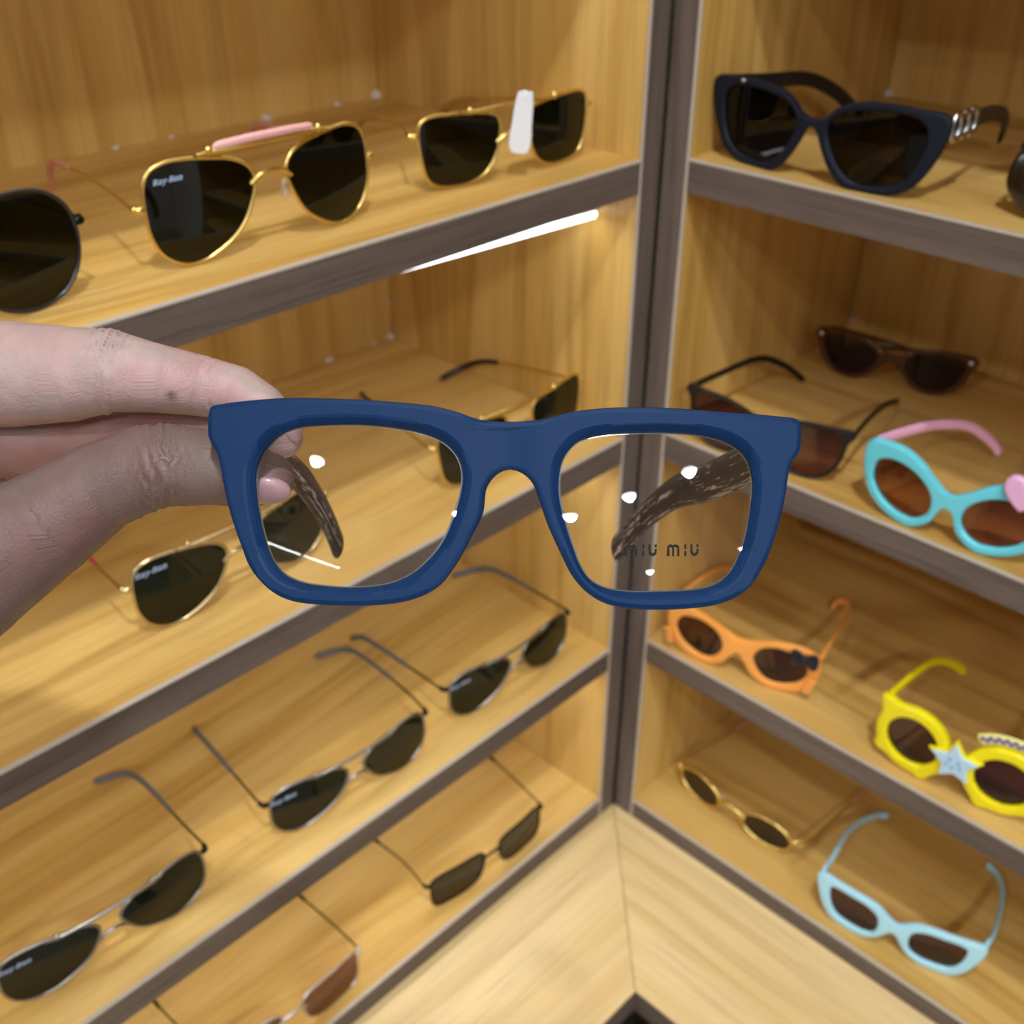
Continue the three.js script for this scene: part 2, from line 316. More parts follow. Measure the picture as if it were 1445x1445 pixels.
function lensGeo(l, z, bend, rings = 10) {
  l = ccw(l); const n = l.length; let cx = 0, cy = 0, y0 = 1e9, y1 = -1e9; l.forEach(([x, y]) => { cx += x / n; cy += y / n; y0 = Math.min(y0, y); y1 = Math.max(y1, y); });
  const pos = [cx, cy, z], idx = [], uv = [0.5, (cy - y0) / (y1 - y0)];
  for (let k = 1; k <= rings; k++) l.forEach(([x, y]) => { const s = k / rings, X = cx + (x - cx) * s, Y = cy + (y - cy) * s; pos.push(X, Y, z); uv.push(0.5, (Y - y0) / (y1 - y0)); });
  for (let i = 0; i < n; i++) idx.push(0, 1 + i, 1 + (i + 1) % n);
  for (let k = 0; k + 1 < rings; k++) for (let i = 0; i < n; i++) { const a = 1 + k * n + i, b = 1 + k * n + (i + 1) % n; idx.push(a, a + n, b, b, a + n, b + n); }
  const g = geoFrom(pos, idx, uv), p = g.attributes.position;
  for (let i = 0; i < p.count; i++) { const x = p.getX(i), y = p.getY(i); p.setXYZ(i, x * MM, y * MM, (p.getZ(i) + (bend ? bend(x, y) : 0)) * MM); }
  g.computeVertexNormals(); return g;
}
// sweep of an elliptic section along a path: hh = half height, hw = half width (per path point), in millimetres
function sweep(path, hh, hw, seg = 10, steps = 40, side = V3(1, 0, 0), uvScale = 0) {
  const c = new THREE.CatmullRomCurve3(path.map((p) => V3(...p)), false, 'centripetal'), pos = [], idx = [], uv = [];
  const val = (a, t) => { if (typeof a === 'number') return a; const k = t * (a.length - 1), i = Math.min(a.length - 2, Math.floor(k)); return a[i] + (a[i + 1] - a[i]) * (k - i); };
  for (let k = 0; k <= steps; k++) {
    const t = k / steps, p = c.getPoint(t), d = c.getTangent(t), up = new THREE.Vector3().crossVectors(d, side).normalize(), s = new THREE.Vector3().crossVectors(up, d).normalize();
    const e = Math.min(1, Math.sqrt(Math.max(0.02, Math.min(t, 1 - t) * 28)));
    for (let j = 0; j < seg; j++) {
      const a = j / seg * 2 * Math.PI, q = p.clone().addScaledVector(up, Math.sin(a) * val(hh, t) * e).addScaledVector(s, Math.cos(a) * val(hw, t) * e);
      pos.push(q.x, q.y, q.z); uv.push(t * (uvScale || 1), j / seg);
    }
  }
  for (let k = 0; k < steps; k++) for (let j = 0; j < seg; j++) { const a = k * seg + j, b = k * seg + (j + 1) % seg; idx.push(a, a + seg, b, b, a + seg, b + seg); }
  for (const [k, f] of [[0, 0], [steps, 1]]) for (let j = 1; j + 1 < seg; j++) idx.push(...(f ? [k * seg, k * seg + j + 1, k * seg + j] : [k * seg, k * seg + j, k * seg + j + 1]));
  const g = geoFrom(pos, idx, uv); g.scale(MM, MM, MM); g.computeVertexNormals(); return g;
}
function tube(path, r, closed = false, seg = 8, steps = 60) {
  const c = new THREE.CatmullRomCurve3(path.map((p) => V3(...p)), closed, 'centripetal'); const g = new THREE.TubeGeometry(c, steps, r, seg, closed); g.scale(MM, MM, MM); return g;
}
const mirror = (pts) => pts.map(([x, ...r]) => [-x, ...r]);
function blob(x, y, z, rx, ry, rz) { const g = new THREE.SphereGeometry(1, 14, 10); g.scale(rx * MM, ry * MM, rz * MM); g.translate(x * MM, y * MM, z * MM); return g; }
const font = await new FontLoader().loadAsync('fonts/droid/droid_serif_bold.typeface.json');
function script(text, size) {
  const g = new TextGeometry(text, { font, size, depth: 0.05, curveSegments: 4, bevelEnabled: false }); g.computeBoundingBox(); const b = g.boundingBox;
  g.translate(-(b.min.x + b.max.x) / 2, -(b.min.y + b.max.y) / 2, 0);
  g.applyMatrix4(new THREE.Matrix4().makeShear(0, 0, 0.32, 0, 0, 0)); return g;
}
const baseBend = (yc, Rx = 285, Ry = 190) => (x, y) => -(x * x) / (2 * Rx) - ((y - yc) * (y - yc)) / (2 * Ry);

const SH = {   // right lens of each kind: nose side at x = 0, temple side at x = 1
  aviator: [[0, 0.71], [0.05, 0.83], [0.19, 0.925], [0.375, 0.97], [0.6, 1], [0.78, 0.995], [0.92, 0.93], [0.98, 0.81], [1, 0.57], [0.985, 0.35], [0.905, 0.15], [0.755, 0.025], [0.595, 0], [0.415, 0.07], [0.195, 0.24], [0.066, 0.46]],
  caravan: [[0, 0.78], [0.05, 0.9], [0.25, 0.965], [0.6, 1], [0.87, 0.99], [0.975, 0.92], [1, 0.77], [0.975, 0.42], [0.915, 0.17], [0.81, 0.05], [0.61, 0], [0.376, 0.015], [0.196, 0.11], [0.09, 0.27], [0.03, 0.48]],
  round: [[0.0, 0.6], [0.06, 0.8], [0.22, 0.95], [0.5, 1], [0.78, 0.95], [0.95, 0.78], [1, 0.52], [0.94, 0.24], [0.78, 0.06], [0.52, 0], [0.27, 0.08], [0.08, 0.32]],
  slim: [[0.0, 0.72], [0.03, 0.92], [0.12, 0.99], [0.5, 1], [0.88, 0.99], [0.985, 0.92], [1, 0.6], [0.975, 0.2], [0.9, 0.04], [0.6, 0], [0.3, 0.03], [0.13, 0.16], [0.04, 0.42]],
  oval: [...Array(14).keys()].map((k) => [0.5 + 0.5 * Math.cos(k / 14 * 6.283), 0.5 + 0.5 * Math.sin(k / 14 * 6.283)]),
};
// wire-rimmed sunglasses
function wireGlasses(name, label, group, pos, turn, o) {
  const g = thing(name, label, 'sunglasses', pos, turn, group);
  const { W, H, half, shape = 'aviator', rim = 0.9, mat = M.gold, lens = M.greenLens, hinge = 0.66, tip = M.pinkTip, tipFrom = 0.62 } = o;
  const gap = half - 3 - W, bend = baseBend(H / 2), bz = (x, y) => bend(x, y);
  const right = loop2(SH[shape].map(([a, b]) => [gap + a * W, rim + b * (H - 2 * rim)]), 90);
  g.position.y -= (Math.min(...right.map((p) => p[1])) - rim) * MM;
  for (const s of [-1, 1]) {
    const l = s < 0 ? mirror(right) : right;
    part('rim', tube(l.filter((_, i) => i % 2 === 0).map(([x, y]) => [x, y, bz(x, y)]), rim, true, 8, 110), mat, g);
    const ln = part('lens', lensGeo(l, 0, bend), lens, g);
    if (s < 0 && o.logo) {
      const t = script('Ray-Ban', 2.9 * (o.logo.size || 1)), p = t.attributes.position, [lx, ly] = [o.logo.x ?? -(half - 14), o.logo.y ?? H * 0.82];
      for (let i = 0; i < p.count; i++) { const x = p.getX(i) + lx, y = p.getY(i) + ly + p.getX(i) * 0.06; p.setXYZ(i, x * MM, y * MM, (bz(x, y) + 0.12 + p.getZ(i)) * MM); }
      t.computeVertexNormals(); part('lettering', t, M.logo, ln, 'small pale script lettering');
    }
    const hy = H * hinge, hx = half, hz = bz(half, hy) - 1.5;
    part('hinge', mergeGeometries([blob(s * (hx - 1.2), hy, bz(hx - 1, hy) + 0.2, 2.6, 1.9, 1.6), blob(s * (hx + 0.6), hy, hz - 1, 1.5, 1.9, 2.4)]), o.hingeMat || mat, g);
    const arm = (s > 0 ? o.armR || mirror(o.armL) : o.armL || mirror(o.armR)).map((p) => p.slice()); // local points, hinge excluded
    arm.forEach((p) => { p[1] = Math.max(p[1], 2.9); });
    const path = [[s * (hx + 0.8), hy, hz - 1.5], ...arm], c = new THREE.CatmullRomCurve3(path.map((p) => V3(...p)), false, 'centripetal'), q = [], e = [];
    for (let k = 0; k <= 14; k++) q.push(c.getPointAt(k / 14 * (tipFrom + 0.02)).toArray());
    for (let k = 0; k <= 14; k++) e.push(c.getPointAt(tipFrom + k / 14 * (1 - tipFrom)).toArray());
    const a = part('temple', sweep(q, o.armR2 || 1.0, 0.7), o.armMat || mat, g);
    part('ear_tip', sweep(e, [1.5, 1.9, 2.2, 2.2], [1.2, 1.4, 1.5, 1.5]), tip, a);
    if (o.pads !== false) {
      const px = s * (gap + W * 0.05 + 1), py = H * 0.5;
      const pd = part('nose_pad', blob(px - s * 1.6, py, -5.5, 1.5, 4.6, 2.4), M.pad, g, 'clear nose pad');
      part('pad_arm', tube([[s * (gap + W * 0.06), py + 3, bz(gap, py) - 0.6], [px - s * 0.2, py + 2.4, -4.2], [px - s * 1.2, py, -4.8]], 0.4, false, 6, 14), mat, pd);
    }
  }
  const by = H * (o.bridgeY || 0.74), bw = gap + W * 0.05;
  if (o.bridge !== 'top') part('bridge', tube([[-bw, by - 1.5, bz(bw, by)], [-bw * 0.55, by + 2.2, 1], [0, by + 3.2, 1.6], [bw * 0.55, by + 2.2, 1], [bw, by - 1.5, bz(bw, by)]], rim * 1.25, false, 8, 30), mat, g);
  if (o.brow) {
    const bx = gap + W * 0.4, yb = H + (o.brow.rise ?? 1.2);
    const bar = part('brow_bar', tube([[-bx - 6, H - 0.4, bz(bx, H) + 0.6], [-bx, yb - 0.2, bz(bx, yb) + 1.2], [-bx * 0.5, yb + 0.8, 1.2], [0, yb + 1, 1.8], [bx * 0.5, yb + 0.8, 1.2], [bx, yb - 0.2, bz(bx, yb) + 1.2], [bx + 6, H - 0.4, bz(bx, H) + 0.6]], rim * 1.25, false, 8, 40), mat, g);
    if (o.brow.sleeve) part('brow_sleeve', sweep([[-bx * 0.92, yb + 1.6, bz(bx, yb) + 1], [-bx * 0.4, yb + 3, 1.1], [0, yb + 3.2, 1.6], [bx * 0.4, yb + 3, 1.1], [bx * 0.92, yb + 1.6, bz(bx, yb) + 1]], 2.1, 1.7, 10, 40, V3(0, 0, 1)), o.brow.sleeve, bar, 'pink padded brow sleeve');
    for (const s of [-1, 1]) part('brow_clip', blob(s * bx, yb + 0.6, bz(bx, yb) + 1.2, 1.6, 2.2, 1.9), mat, bar);
  }
  return g;
}
// moulded plastic glasses from a half outline (right side) and a half hole
function plasticGlasses(name, label, group, pos, turn, o) {
  const g = thing(name, label, 'sunglasses', pos, turn, group);
  const yc = Math.max(...o.outer.map((p) => p[1])) / 2, bend = baseBend(yc, o.Rx || 300, 400);
  const halfPts = o.outer, full = [...halfPts, ...mirror(halfPts.slice(1, -1)).reverse()], outer = loop2(full, 220);
  const hole = loop2(o.inner, 90), holes = [hole, mirror(hole)];
  const th = o.th || 1.9; g.position.y -= Math.min(...outer.map((p) => p[1])) * MM;
  const fr = part('frame', frameGeo(outer, holes, { zf: th, zb: -th, ro: o.ro || 1.3, bi: o.bi || 1.0, bd: o.bd || 1.0 }, bend), o.mat, g);
  holes.forEach((h) => part('lens', lensGeo(offset(ccw(h), 0.4), 0, baseBend(yc, o.Rx || 300, 220), 8), o.lens, g));
  const xs = Math.max(...o.outer.map((p) => p[0]));
  for (const s of [-1, 1]) {
    const arm = (s > 0 ? o.armR || mirror(o.armL) : o.armL || mirror(o.armR)).map(([x, y, z]) => [x, Math.max(y, o.armH * 1.15 + 0.8), z]);
    const a0 = [s * (xs - 2.2), o.hingeY, bend(xs, o.hingeY) - th - 0.2];
    part('hinge', blob(s * (xs - 3.2), o.hingeY, bend(xs, o.hingeY) - th, 2.2, o.armH * 0.8, 1.8), o.hingeMat || o.armMat || o.mat, g);
    part('temple', sweep([a0, ...arm], o.armHs || [o.armH, o.armH * 0.95, o.armH * 0.9, o.armH], o.armW || 1.5, 12, 44), o.armMat || o.mat, g);
  }
  return { g, fr, bend };
}
const D = Math.PI / 180;
const shift = (p, turn, dx, dz = 0) => [p[0] + dx * Math.cos(turn) * MM + dz * Math.sin(turn) * MM, p[1], p[2] - dx * Math.sin(turn) * MM + dz * Math.cos(turn) * MM];

// ------------------------------------------------------------------ left unit, top shelf
{
  const y1 = HL[1] + 0.0003, y2 = HL[2] + 0.0003, y3 = HL[3] + 0.0003, y4 = HL[4] + 0.0003;
  wireGlasses('sunglasses', 'round black-lensed sunglasses with dark wire rims on the top shelf', 'sunglasses on the left unit', [-0.411, y1, -0.026], 0, { W: 52, H: 49, half: 62, shape: 'round', mat: M.smokeMetal, hingeMat: M.darkMetal, lens: M.darkGreenLens, tip: M.blackTip, armR: [[60, 29, -60], [58, 20, -108], [54, 2, -132]], hinge: 0.63 });
  wireGlasses('sunglasses', 'gold aviator sunglasses with a pink brow bar and pink ear tips', 'sunglasses on the left unit', [-0.2593, y1, -0.0262], 0, { W: 52.5, H: 47.5, half: 64, mat: M.gold, lens: M.darkGreenLens, tip: M.pinkTip, brow: { sleeve: M.pinkBar, rise: 0.4 }, bridgeY: 0.68, hinge: 0.6, tipFrom: 0.66, armL: [[-52, 26, -60], [-44, 23.5, -108], [-40, 20, -136], [-37, 9, -148], [-35, 2, -151]], armR: [[72, 26, -60], [80, 22, -112], [84, 18, -136], [84, 9, -148], [83, 2, -151]], logo: { size: 0.8, x: -49 } });
  wireGlasses('sunglasses', 'gold square double-bridge sunglasses carrying a white tag', 'sunglasses on the left unit', [-0.0972, y1, -0.0288], -5.2 * D, { W: 50.5, H: 39.5, half: 63.5, shape: 'caravan', mat: M.gold, lens: M.darkGreenLens, tip: M.paleGold, brow: { rise: -0.9 }, bridgeY: 0.56, hinge: 0.75, armL: [[-38, 24, -55], [-16, 14, -112], [-8, 10, -134], [-6, 2, -146]], armR: [[64, 24, -55], [62, 16, -105], [60, 11, -128], [58, 2, -144]], tipFrom: 0.7 });
  {
    const t = thing('price_tag', 'small white tag hanging from the bridge of the gold square sunglasses', 'tag', [-0.0965, y1 + 0.04, -0.0235], -0.7);
    const s = new THREE.Shape(); s.moveTo(-0.0025, 0); s.lineTo(0.0028, 0.0005); s.bezierCurveTo(0.004, -0.006, 0.0035, -0.012, 0.0042, -0.02); s.bezierCurveTo(0.0045, -0.028, 0.003, -0.029, 0, -0.0285); s.bezierCurveTo(-0.004, -0.029, -0.0045, -0.026, -0.0042, -0.02); s.bezierCurveTo(-0.0035, -0.012, -0.0038, -0.006, -0.0025, 0);
    part('tag_sheet', new THREE.ExtrudeGeometry(s, { depth: 0.0006, bevelEnabled: true, bevelSize: 0.0002, bevelThickness: 0.0002, bevelSegments: 1, curveSegments: 8 }).scale(1.35, 1.12, 1).rotateZ(-0.1).translate(0.001, 0.006, 0.002), M.tag, t);
    part('tag_loop', new THREE.TorusGeometry(0.0022, 0.0012, 8, 20).rotateY(Math.PI / 2).translate(0.001, 0.0035, 0), M.tag, t);
  }
  // second shelf
  wireGlasses('sunglasses', 'pale gold aviator sunglasses with red ear tips beside the hand', 'sunglasses on the left unit', [-0.2995, y2, -0.0338], 0.6 * D, { W: 52, H: 44.5, half: 62.5, mat: M.paleGold, lens: M.greenLens, tip: M.redTip, brow: { rise: -0.6 }, bridgeY: 0.62, hinge: 0.7, tipFrom: 0.26, armL: [[-60, 28, -36], [-57, 26, -60], [-52, 17, -112], [-48, 2, -128]], logo: {} });
  wireGlasses('sunglasses', 'gold double-bridge sunglasses with black ear tips behind the held glasses', 'sunglasses on the left unit', [-0.0925, y2, -0.027], -1 * D, { W: 53, H: 43, half: 67, shape: 'caravan', mat: M.gold, lens: M.greenLens, tip: M.blackTip, brow: { rise: -0.8 }, bridgeY: 0.6, hinge: 0.75, tipFrom: 0.58, armR: [[66, 22, -82], [65, 15, -108], [58, 8, -120], [42, 2, -125]], armL: [[-50, 24, -70], [-30, 14, -122], [-22, 9, -136], [-14, 2, -146]] });
  // third shelf: three alike
  const gm = (label, pos, turn, aL, aR, logo = {}) => wireGlasses('sunglasses', label, 'gunmetal aviators on the third shelf', pos, turn, { W: 53.5, H: 40.5, half: 62.5, mat: M.gunmetal, hingeMat: M.darkMetal, armMat: M.darkMetal, lens: M.greenLens, tip: M.greyTip, brow: { rise: -1.6 }, bridgeY: 0.52, hinge: 0.8, tipFrom: 0.33, armL: aL, armR: aR, logo: { y: 31, x: -50, ...logo } });
  const t1 = -3.6 * D, t2 = -4.1 * D, t3 = -1.3 * D, G = 'gunmetal aviator sunglasses with green lenses and grey ear tips, ';
  gm(G + 'farthest from the corner post', shift([-0.4344, y3, -0.0282], t1, 17, 3), t1, [[-62, 27, -33], [-58, 14, -114], [-53, 7, -124], [-48, 2, -131]], [[64, 27, -33], [64, 16, -104], [60, 11, -118], [45, 2, -132]]);
  gm(G + 'middle of three', shift([-0.259, y3, -0.0226], t2, 9, 3), t2, [[-60, 26, -46], [-54, 14, -113], [-52, 9, -120], [-48, 2, -127]], [[68, 28, -35], [73, 16, -110], [70, 10, -124], [56, 2, -137]]);
  gm(G + 'closest to the corner post', shift([-0.1079, y3, -0.0236], t3, 6.5, 3), t3, [[-58, 24, -50], [-54, 14, -112], [-54, 9, -120], [-53, 2, -128]], [[68, 28, -36], [75, 16, -106], [72, 10, -120], [58, 2, -135]]);
  // lowest shelf
  const t4 = -3.2 * D;
  const slim = { shape: 'slim', mat: M.gunmetal, pads: false, hinge: 0.82, bridgeY: 0.72, tipFrom: 0.6, tip: M.darkMetal, armMat: M.darkMetal, armR2: 0.75 };
  wireGlasses('sunglasses', 'slim rectangular sunglasses with dark grey lenses on the lowest shelf', 'sunglasses on the left unit', shift([-0.151, y4, -0.0138], t4, 13, 3), t4, { ...slim, W: 48.5, H: 33, half: 59, lens: M.greyLens, mat: M.darkMetal, armL: [[-55, 22, -40], [-52, 10, -82], [-50, 2, -118]], armR: [[66, 22, -40], [77, 10, -91], [84, 2, -124]] });
  wireGlasses('sunglasses', 'rectangular sunglasses with brown lenses and a bright silver rim', 'sunglasses on the left unit', shift([-0.339, y4, -0.0127], -2.8 * D, 12, 3), -2.8 * D, { ...slim, W: 49, H: 34, half: 60, lens: M.brownLens, mat: M.silver, armL: [[-60, 22, -40], [-60, 8, -86], [-58, 2, -118]], armR: [[61, 24, -40], [62.5, 10, -90], [63, 2, -124]] });
}

// ------------------------------------------------------------------ right unit
{
  const y1 = HR[1] + 0.0003, y2 = HR[2] + 0.0003, y3 = HR[3] + 0.0003, y4 = HR[4] + 0.0003, grp = 'sunglasses on the right unit';
  const catOuter = [[0, 32.5], [7.3, 34.3], [14, 40.5], [24, 44.4], [39, 46.1], [56, 45.6], [69, 44.6], [73, 42], [73.2, 36], [71.5, 27.5], [66.5, 15.4], [59, 5.2], [50, 0.9], [35, 0], [21.5, 1], [13.5, 8.4], [6.7, 19.5], [3, 26.8], [0, 28.3]];
  const catInner = [[9.5, 30], [16, 37.4], [30, 41.2], [47, 42], [58.5, 40], [63, 35], [61, 19.5], [54, 8.4], [42, 4], [26, 4.8], [16, 13.8]];
  const a1 = -91.9 * D;
  const cat = plasticGlasses('sunglasses', 'matte navy-black cat-eye sunglasses with a silver ornament on the arm', grp, shift([0.0137, y1, 0.0992], a1, -7, 4), a1, { outer: catOuter, inner: catInner, mat: M.matteNavy, lens: M.smokeLens, th: 2.3, bi: 1.6, bd: 1.4, hingeY: 38.5, armH: 5, armHs: [5.2, 5, 4.2, 4.4, 5], armW: 1.6, armMat: M.black, armL: [[-62, 37, -40], [-56, 34, -80], [-52, 22, -110], [-50, 4, -134]], armR: [[69, 37, -40], [62, 33, -82], [56, 24, -112], [46, 4, -136]] });
  { // chrome links on the arm
    const o = [];
    for (let k = 0; k < 3; k++) { const z = -17 - k * 9.5; const t = new THREE.TorusGeometry(4.2 * MM, 1.3 * MM, 8, 20); t.scale(1, 1.5, 1); t.rotateY(Math.PI / 2); t.translate((71.8 - k * 0.5) * MM, 37.4 * MM, z * MM); o.push(t); const b = new RoundedBoxGeometry(1.8 * MM, 13 * MM, 3 * MM, 2, 0.6 * MM); b.translate((71.8 - k * 0.5) * MM, 37.4 * MM, (z - 4.7) * MM); o.push(b); }
    part('arm_ornament', mergeGeometries(o.map((x) => (x.index ? x.toNonIndexed() : x))), M.silver, cat.g, 'chrome link ornament');
    part('screw_cap', blob(-47, 45.6, 1.2, 1.6, 1.3, 1.4), M.silver, cat.g, 'tiny chrome stud');
  }
  plasticGlasses('sunglasses', 'glossy black thick angular sunglasses next to the navy cat-eye pair', grp, [0.019, y1, 0.2635], -93 * D, { outer: [[0, 34], [10, 37], [25, 42], [50, 42], [62, 36], [69, 25], [70, 13], [60, 2.5], [50, 0], [25, 0], [12, 6], [5, 16], [0, 19]], inner: [[9, 28], [18, 34], [32, 35], [48, 34], [56, 27], [58, 17], [52, 8.5], [44, 6.5], [26, 7], [15, 14]], mat: M.glossBlack, lens: M.smokeLens, th: 3, ro: 2.4, bi: 2.4, bd: 2.2, hingeY: 31, armH: 4.5, armMat: M.glossBlack, armR: [[66, 29, -60], [60, 18, -112], [54, 3, -134]] });
  const a2 = -82.8 * D;
  plasticGlasses('sunglasses', 'thin black square sunglasses with brown graded lenses', grp, shift([0.0114, y2, 0.0914], a2, -3.6, 3), a2, { outer: [[0, 31], [8, 33], [25, 37.5], [45, 38], [56, 38], [58, 34.5], [54.5, 29], [52.5, 18], [47, 6.5], [38, 0.6], [25, 0], [14, 4.5], [8, 14], [4, 24], [0, 26]], inner: [[8.5, 28], [14, 34.2], [30, 35.8], [46, 35.5], [51, 31], [50.2, 19], [45, 8], [37, 3], [25, 2.4], [16, 6.6], [10.2, 17]], mat: M.black, hingeMat: M.silver, lens: M.dyedPlum, th: 1.5, ro: 0.9, bi: 0.7, bd: 0.7, hingeY: 34.5, armH: 2.6, armW: 1.2, armL: [[-52, 33, -40], [-43, 30, -86], [-34, 21, -104], [-27, 8, -120], [-25, 3, -124]], armR: [[51, 29, -55], [47, 18, -98], [43, 4, -132]] });
  const am = plasticGlasses('sunglasses', 'small translucent dark amber sunglasses, folded, towards the back panel', grp, [0.1705, y2, 0.0915], -76 * D, { outer: [[0, 24], [6, 25.5], [14, 31], [30, 34.5], [47, 34.5], [56, 32.5], [58, 28], [55, 22], [51, 11], [41, 2.4], [29, 0], [17, 3.5], [9, 12], [4, 18], [0, 19.5]], inner: [[10, 21], [17, 28.5], [30, 31], [44, 30.6], [50, 27], [49, 18], [43, 8], [32, 3.8], [20, 6.6], [12.5, 14]], mat: M.amber, lens: M.redLens, th: 1.7, hingeY: 29, armH: 2.4, armW: 1.4, armR: [[50, 29, -12], [22, 26, -15], [-26, 18, -16], [-46, 7, -17]], armL: [[-50, 29, -14], [-22, 26, -20], [26, 18, -22], [46, 6, -22]] });
  for (const s of [-1, 1]) part('rivet', blob(s * 53, 29.5, -1.5, 2, 2, 1.6), M.silver, am.g);
  const a3 = -87.7 * D, kid = 'children\'s sunglasses';
  const tq = plasticGlasses('sunglasses', kid + ' in turquoise with pink arms and a pink heart', grp, shift([0.0105, y2, 0.2227], a3, -10, 3), a3, { outer: [[0, 29.8], [9.3, 34.8], [19, 42.4], [29, 46.8], [40, 47.4], [51.4, 45.4], [55, 40], [54, 24.9], [46, 9.4], [33, 1.7], [19, 0], [8, 7.6], [3.2, 18.6], [0, 20.4]], inner: [[47.3, 23.9], [45.4, 33.7], [37.9, 37.6], [26.7, 37], [17.2, 32.6], [10.6, 25.6], [9, 18.2], [11.2, 11.5], [18.2, 6.1], [27.9, 6], [37.8, 10.3], [44.4, 16.8]], mat: M.turquoise, armMat: M.pink, lens: M.dyedBrown, th: 2.4, ro: 2, bi: 1.2, hingeY: 40, armH: 3.6, armHs: [3.8, 3.6, 3.3, 3.4, 4.2], armW: 2, armL: [[-48, 36, -40], [-40, 30, -76], [-28, 24, -98], [-15, 11, -111], [-10, 4, -113]] });
  {
    const s = new THREE.Shape(); s.moveTo(0, -9.5); s.bezierCurveTo(-11, -3, -12, 4, -9.5, 7.5); s.bezierCurveTo(-7, 11, -1.5, 10.5, 0, 6.8); s.bezierCurveTo(1.5, 10.5, 7, 11, 9.5, 7.5); s.bezierCurveTo(12, 4, 11, -3, 0, -9.5);
    const h = new THREE.ExtrudeGeometry(s, { depth: 1.5, bevelEnabled: true, bevelThickness: 2, bevelSize: 2, bevelOffset: -1.5, bevelSegments: 5, curveSegments: 14 }); h.scale(MM, MM, MM); h.translate(0.038, 0.0455, 0.0012);
    part('heart', h, M.palePink, tq.g, 'pale pink heart');
  }
  const a4 = -78.8 * D;
  const og = plasticGlasses('sunglasses', kid + ' in orange with a small dark bow', grp, shift([0.0181, y3, 0.0991], a4, -9, 3), a4, { outer: [[0, 33.5], [10, 36], [22, 40], [36, 42.4], [48, 41.5], [56, 37.5], [58.8, 29], [58, 19.5], [55, 11], [46, 3], [33, 0], [21, 0.4], [11, 6.5], [5, 15], [0, 20.5]], inner: [[50.6, 22.7], [46, 32.5], [37, 36], [27, 36.2], [17, 32], [12.4, 25], [12.8, 16.9], [21.8, 6.6], [34, 6.4], [46, 13]], mat: M.orange, lens: M.plumLens, th: 2.3, ro: 1.9, bi: 1.2, hingeY: 34.5, armH: 3.1, armHs: [3.4, 3, 2.8, 3], armW: 1.8, armL: [[-56, 33, -40], [-52, 27, -78], [-46, 16, -102], [-40, 8, -112]], armR: [[55, 30, -35], [50, 16, -95], [44, 13, -112], [36, 7, -118], [34, 3.4, -110]] });
  {
    const knot = blob(48.5, 37.5, 3, 3, 3.8, 3), w = (s) => { const q = new THREE.SphereGeometry(1, 16, 12), p = q.attributes.position; for (let i = 0; i < p.count; i++) { const x = p.getX(i), k = 0.45 + 0.55 * (x + 1) / 2; p.setXYZ(i, (s * (x + 1) * 5.2 + 48.5) * MM, (p.getY(i) * 9.5 * k + 37.5 + (x + 1) * s * 0.3) * MM, (p.getZ(i) * 2.6 * k + 3) * MM); } q.computeVertexNormals(); return q; };
    part('bow', mergeGeometries([knot, w(1), w(-1)]), M.navyBow, og.g, 'small dark bow');
    for (const s of [-1, 1]) for (let k = 0; k < 3; k++) part('ridge', blob(s * (55.5 - k * 1.2), 19 - k * 4.6, 0.8, 3.6, 1.3, 1.6), M.orange, og.g);
  }
  const a5 = -84.8 * D;
  const yl = plasticGlasses('sunglasses', kid + ' in yellow with a pale blue star', grp, shift([0.0168, y3, 0.2686], a5, -14, 3), a5, { outer: [[0, 36], [3, 36.6], ...[...Array(34).keys()].map((k) => { const t = (158 - k * 9.6) * D, b = (c, w, a) => a * Math.exp(-((((158 - k * 9.6) - c) / w) ** 2)), r = 25.6 + b(44, 12, 9) + b(-38, 9, 4.5) + b(-114, 9, 4); return [29 + r * Math.cos(t), 28.8 + r * Math.sin(t)]; }), [3, 23.6], [0, 24.4]].map(([x, y]) => [x, Math.max(0, y)]), inner: loop2([...Array(12).keys()].map((k) => [29 + 17.5 * Math.cos(k / 12 * 6.283), 28.5 + 17.5 * Math.sin(k / 12 * 6.283)]), 24), mat: M.yellow, lens: M.plumLens, th: 2.8, ro: 2.4, bi: 1.6, hingeY: 47, armH: 3.4, armHs: [3.6, 3.3, 3.2, 3.8], armW: 2, armL: [[-50, 42, -45], [-46, 35, -78], [-40, 20, -104], [-32, 4, -121]] });
  {
    const star = (R, r, d, z) => { const s = new THREE.Shape(); for (let k = 0; k < 10; k++) { const a = Math.PI / 2 + 0.12 + k * Math.PI / 5, q = k % 2 ? r : R; (k ? s.lineTo : s.moveTo).call(s, q * Math.cos(a), q * Math.sin(a)); } s.closePath(); const g = new THREE.ExtrudeGeometry(s, { depth: d, bevelEnabled: true, bevelThickness: 0.8, bevelSize: 0.9, bevelSegments: 3 }); g.scale(MM, MM, MM); g.translate(0, 0.031, z * MM); return g; };
    part('star_base', star(16.5, 8.2, 1.4, 2.2), M.yellow, yl.g);
    const st = part('star', star(13.8, 7, 0.8, 4.4), M.starBlue, yl.g, 'pale blue star');
    for (const [x, y] of [[-3, 33.5], [2.6, 33], [-0.5, 28], [4, 29.5], [-4.5, 29]]) part('star_dot', blob(x, y, 6.2, 1.1, 1.1, 0.4), M.starDot, st);
    // raised lettered crest over the second lens
    const c = []; for (let k = 0; k <= 20; k++) { const a = 2.3 - k / 20 * 1.5; c.push([29 + 31 * Math.cos(a), 28.5 + 31 * Math.sin(a), -1 - (29 + 31 * Math.cos(a)) ** 2 / 600]); }
    const cr = part('crest', sweep(c, 4.2, 1.3, 12, 40, V3(0, 0, 1)), M.paleYellow, yl.g, 'pale yellow crest');
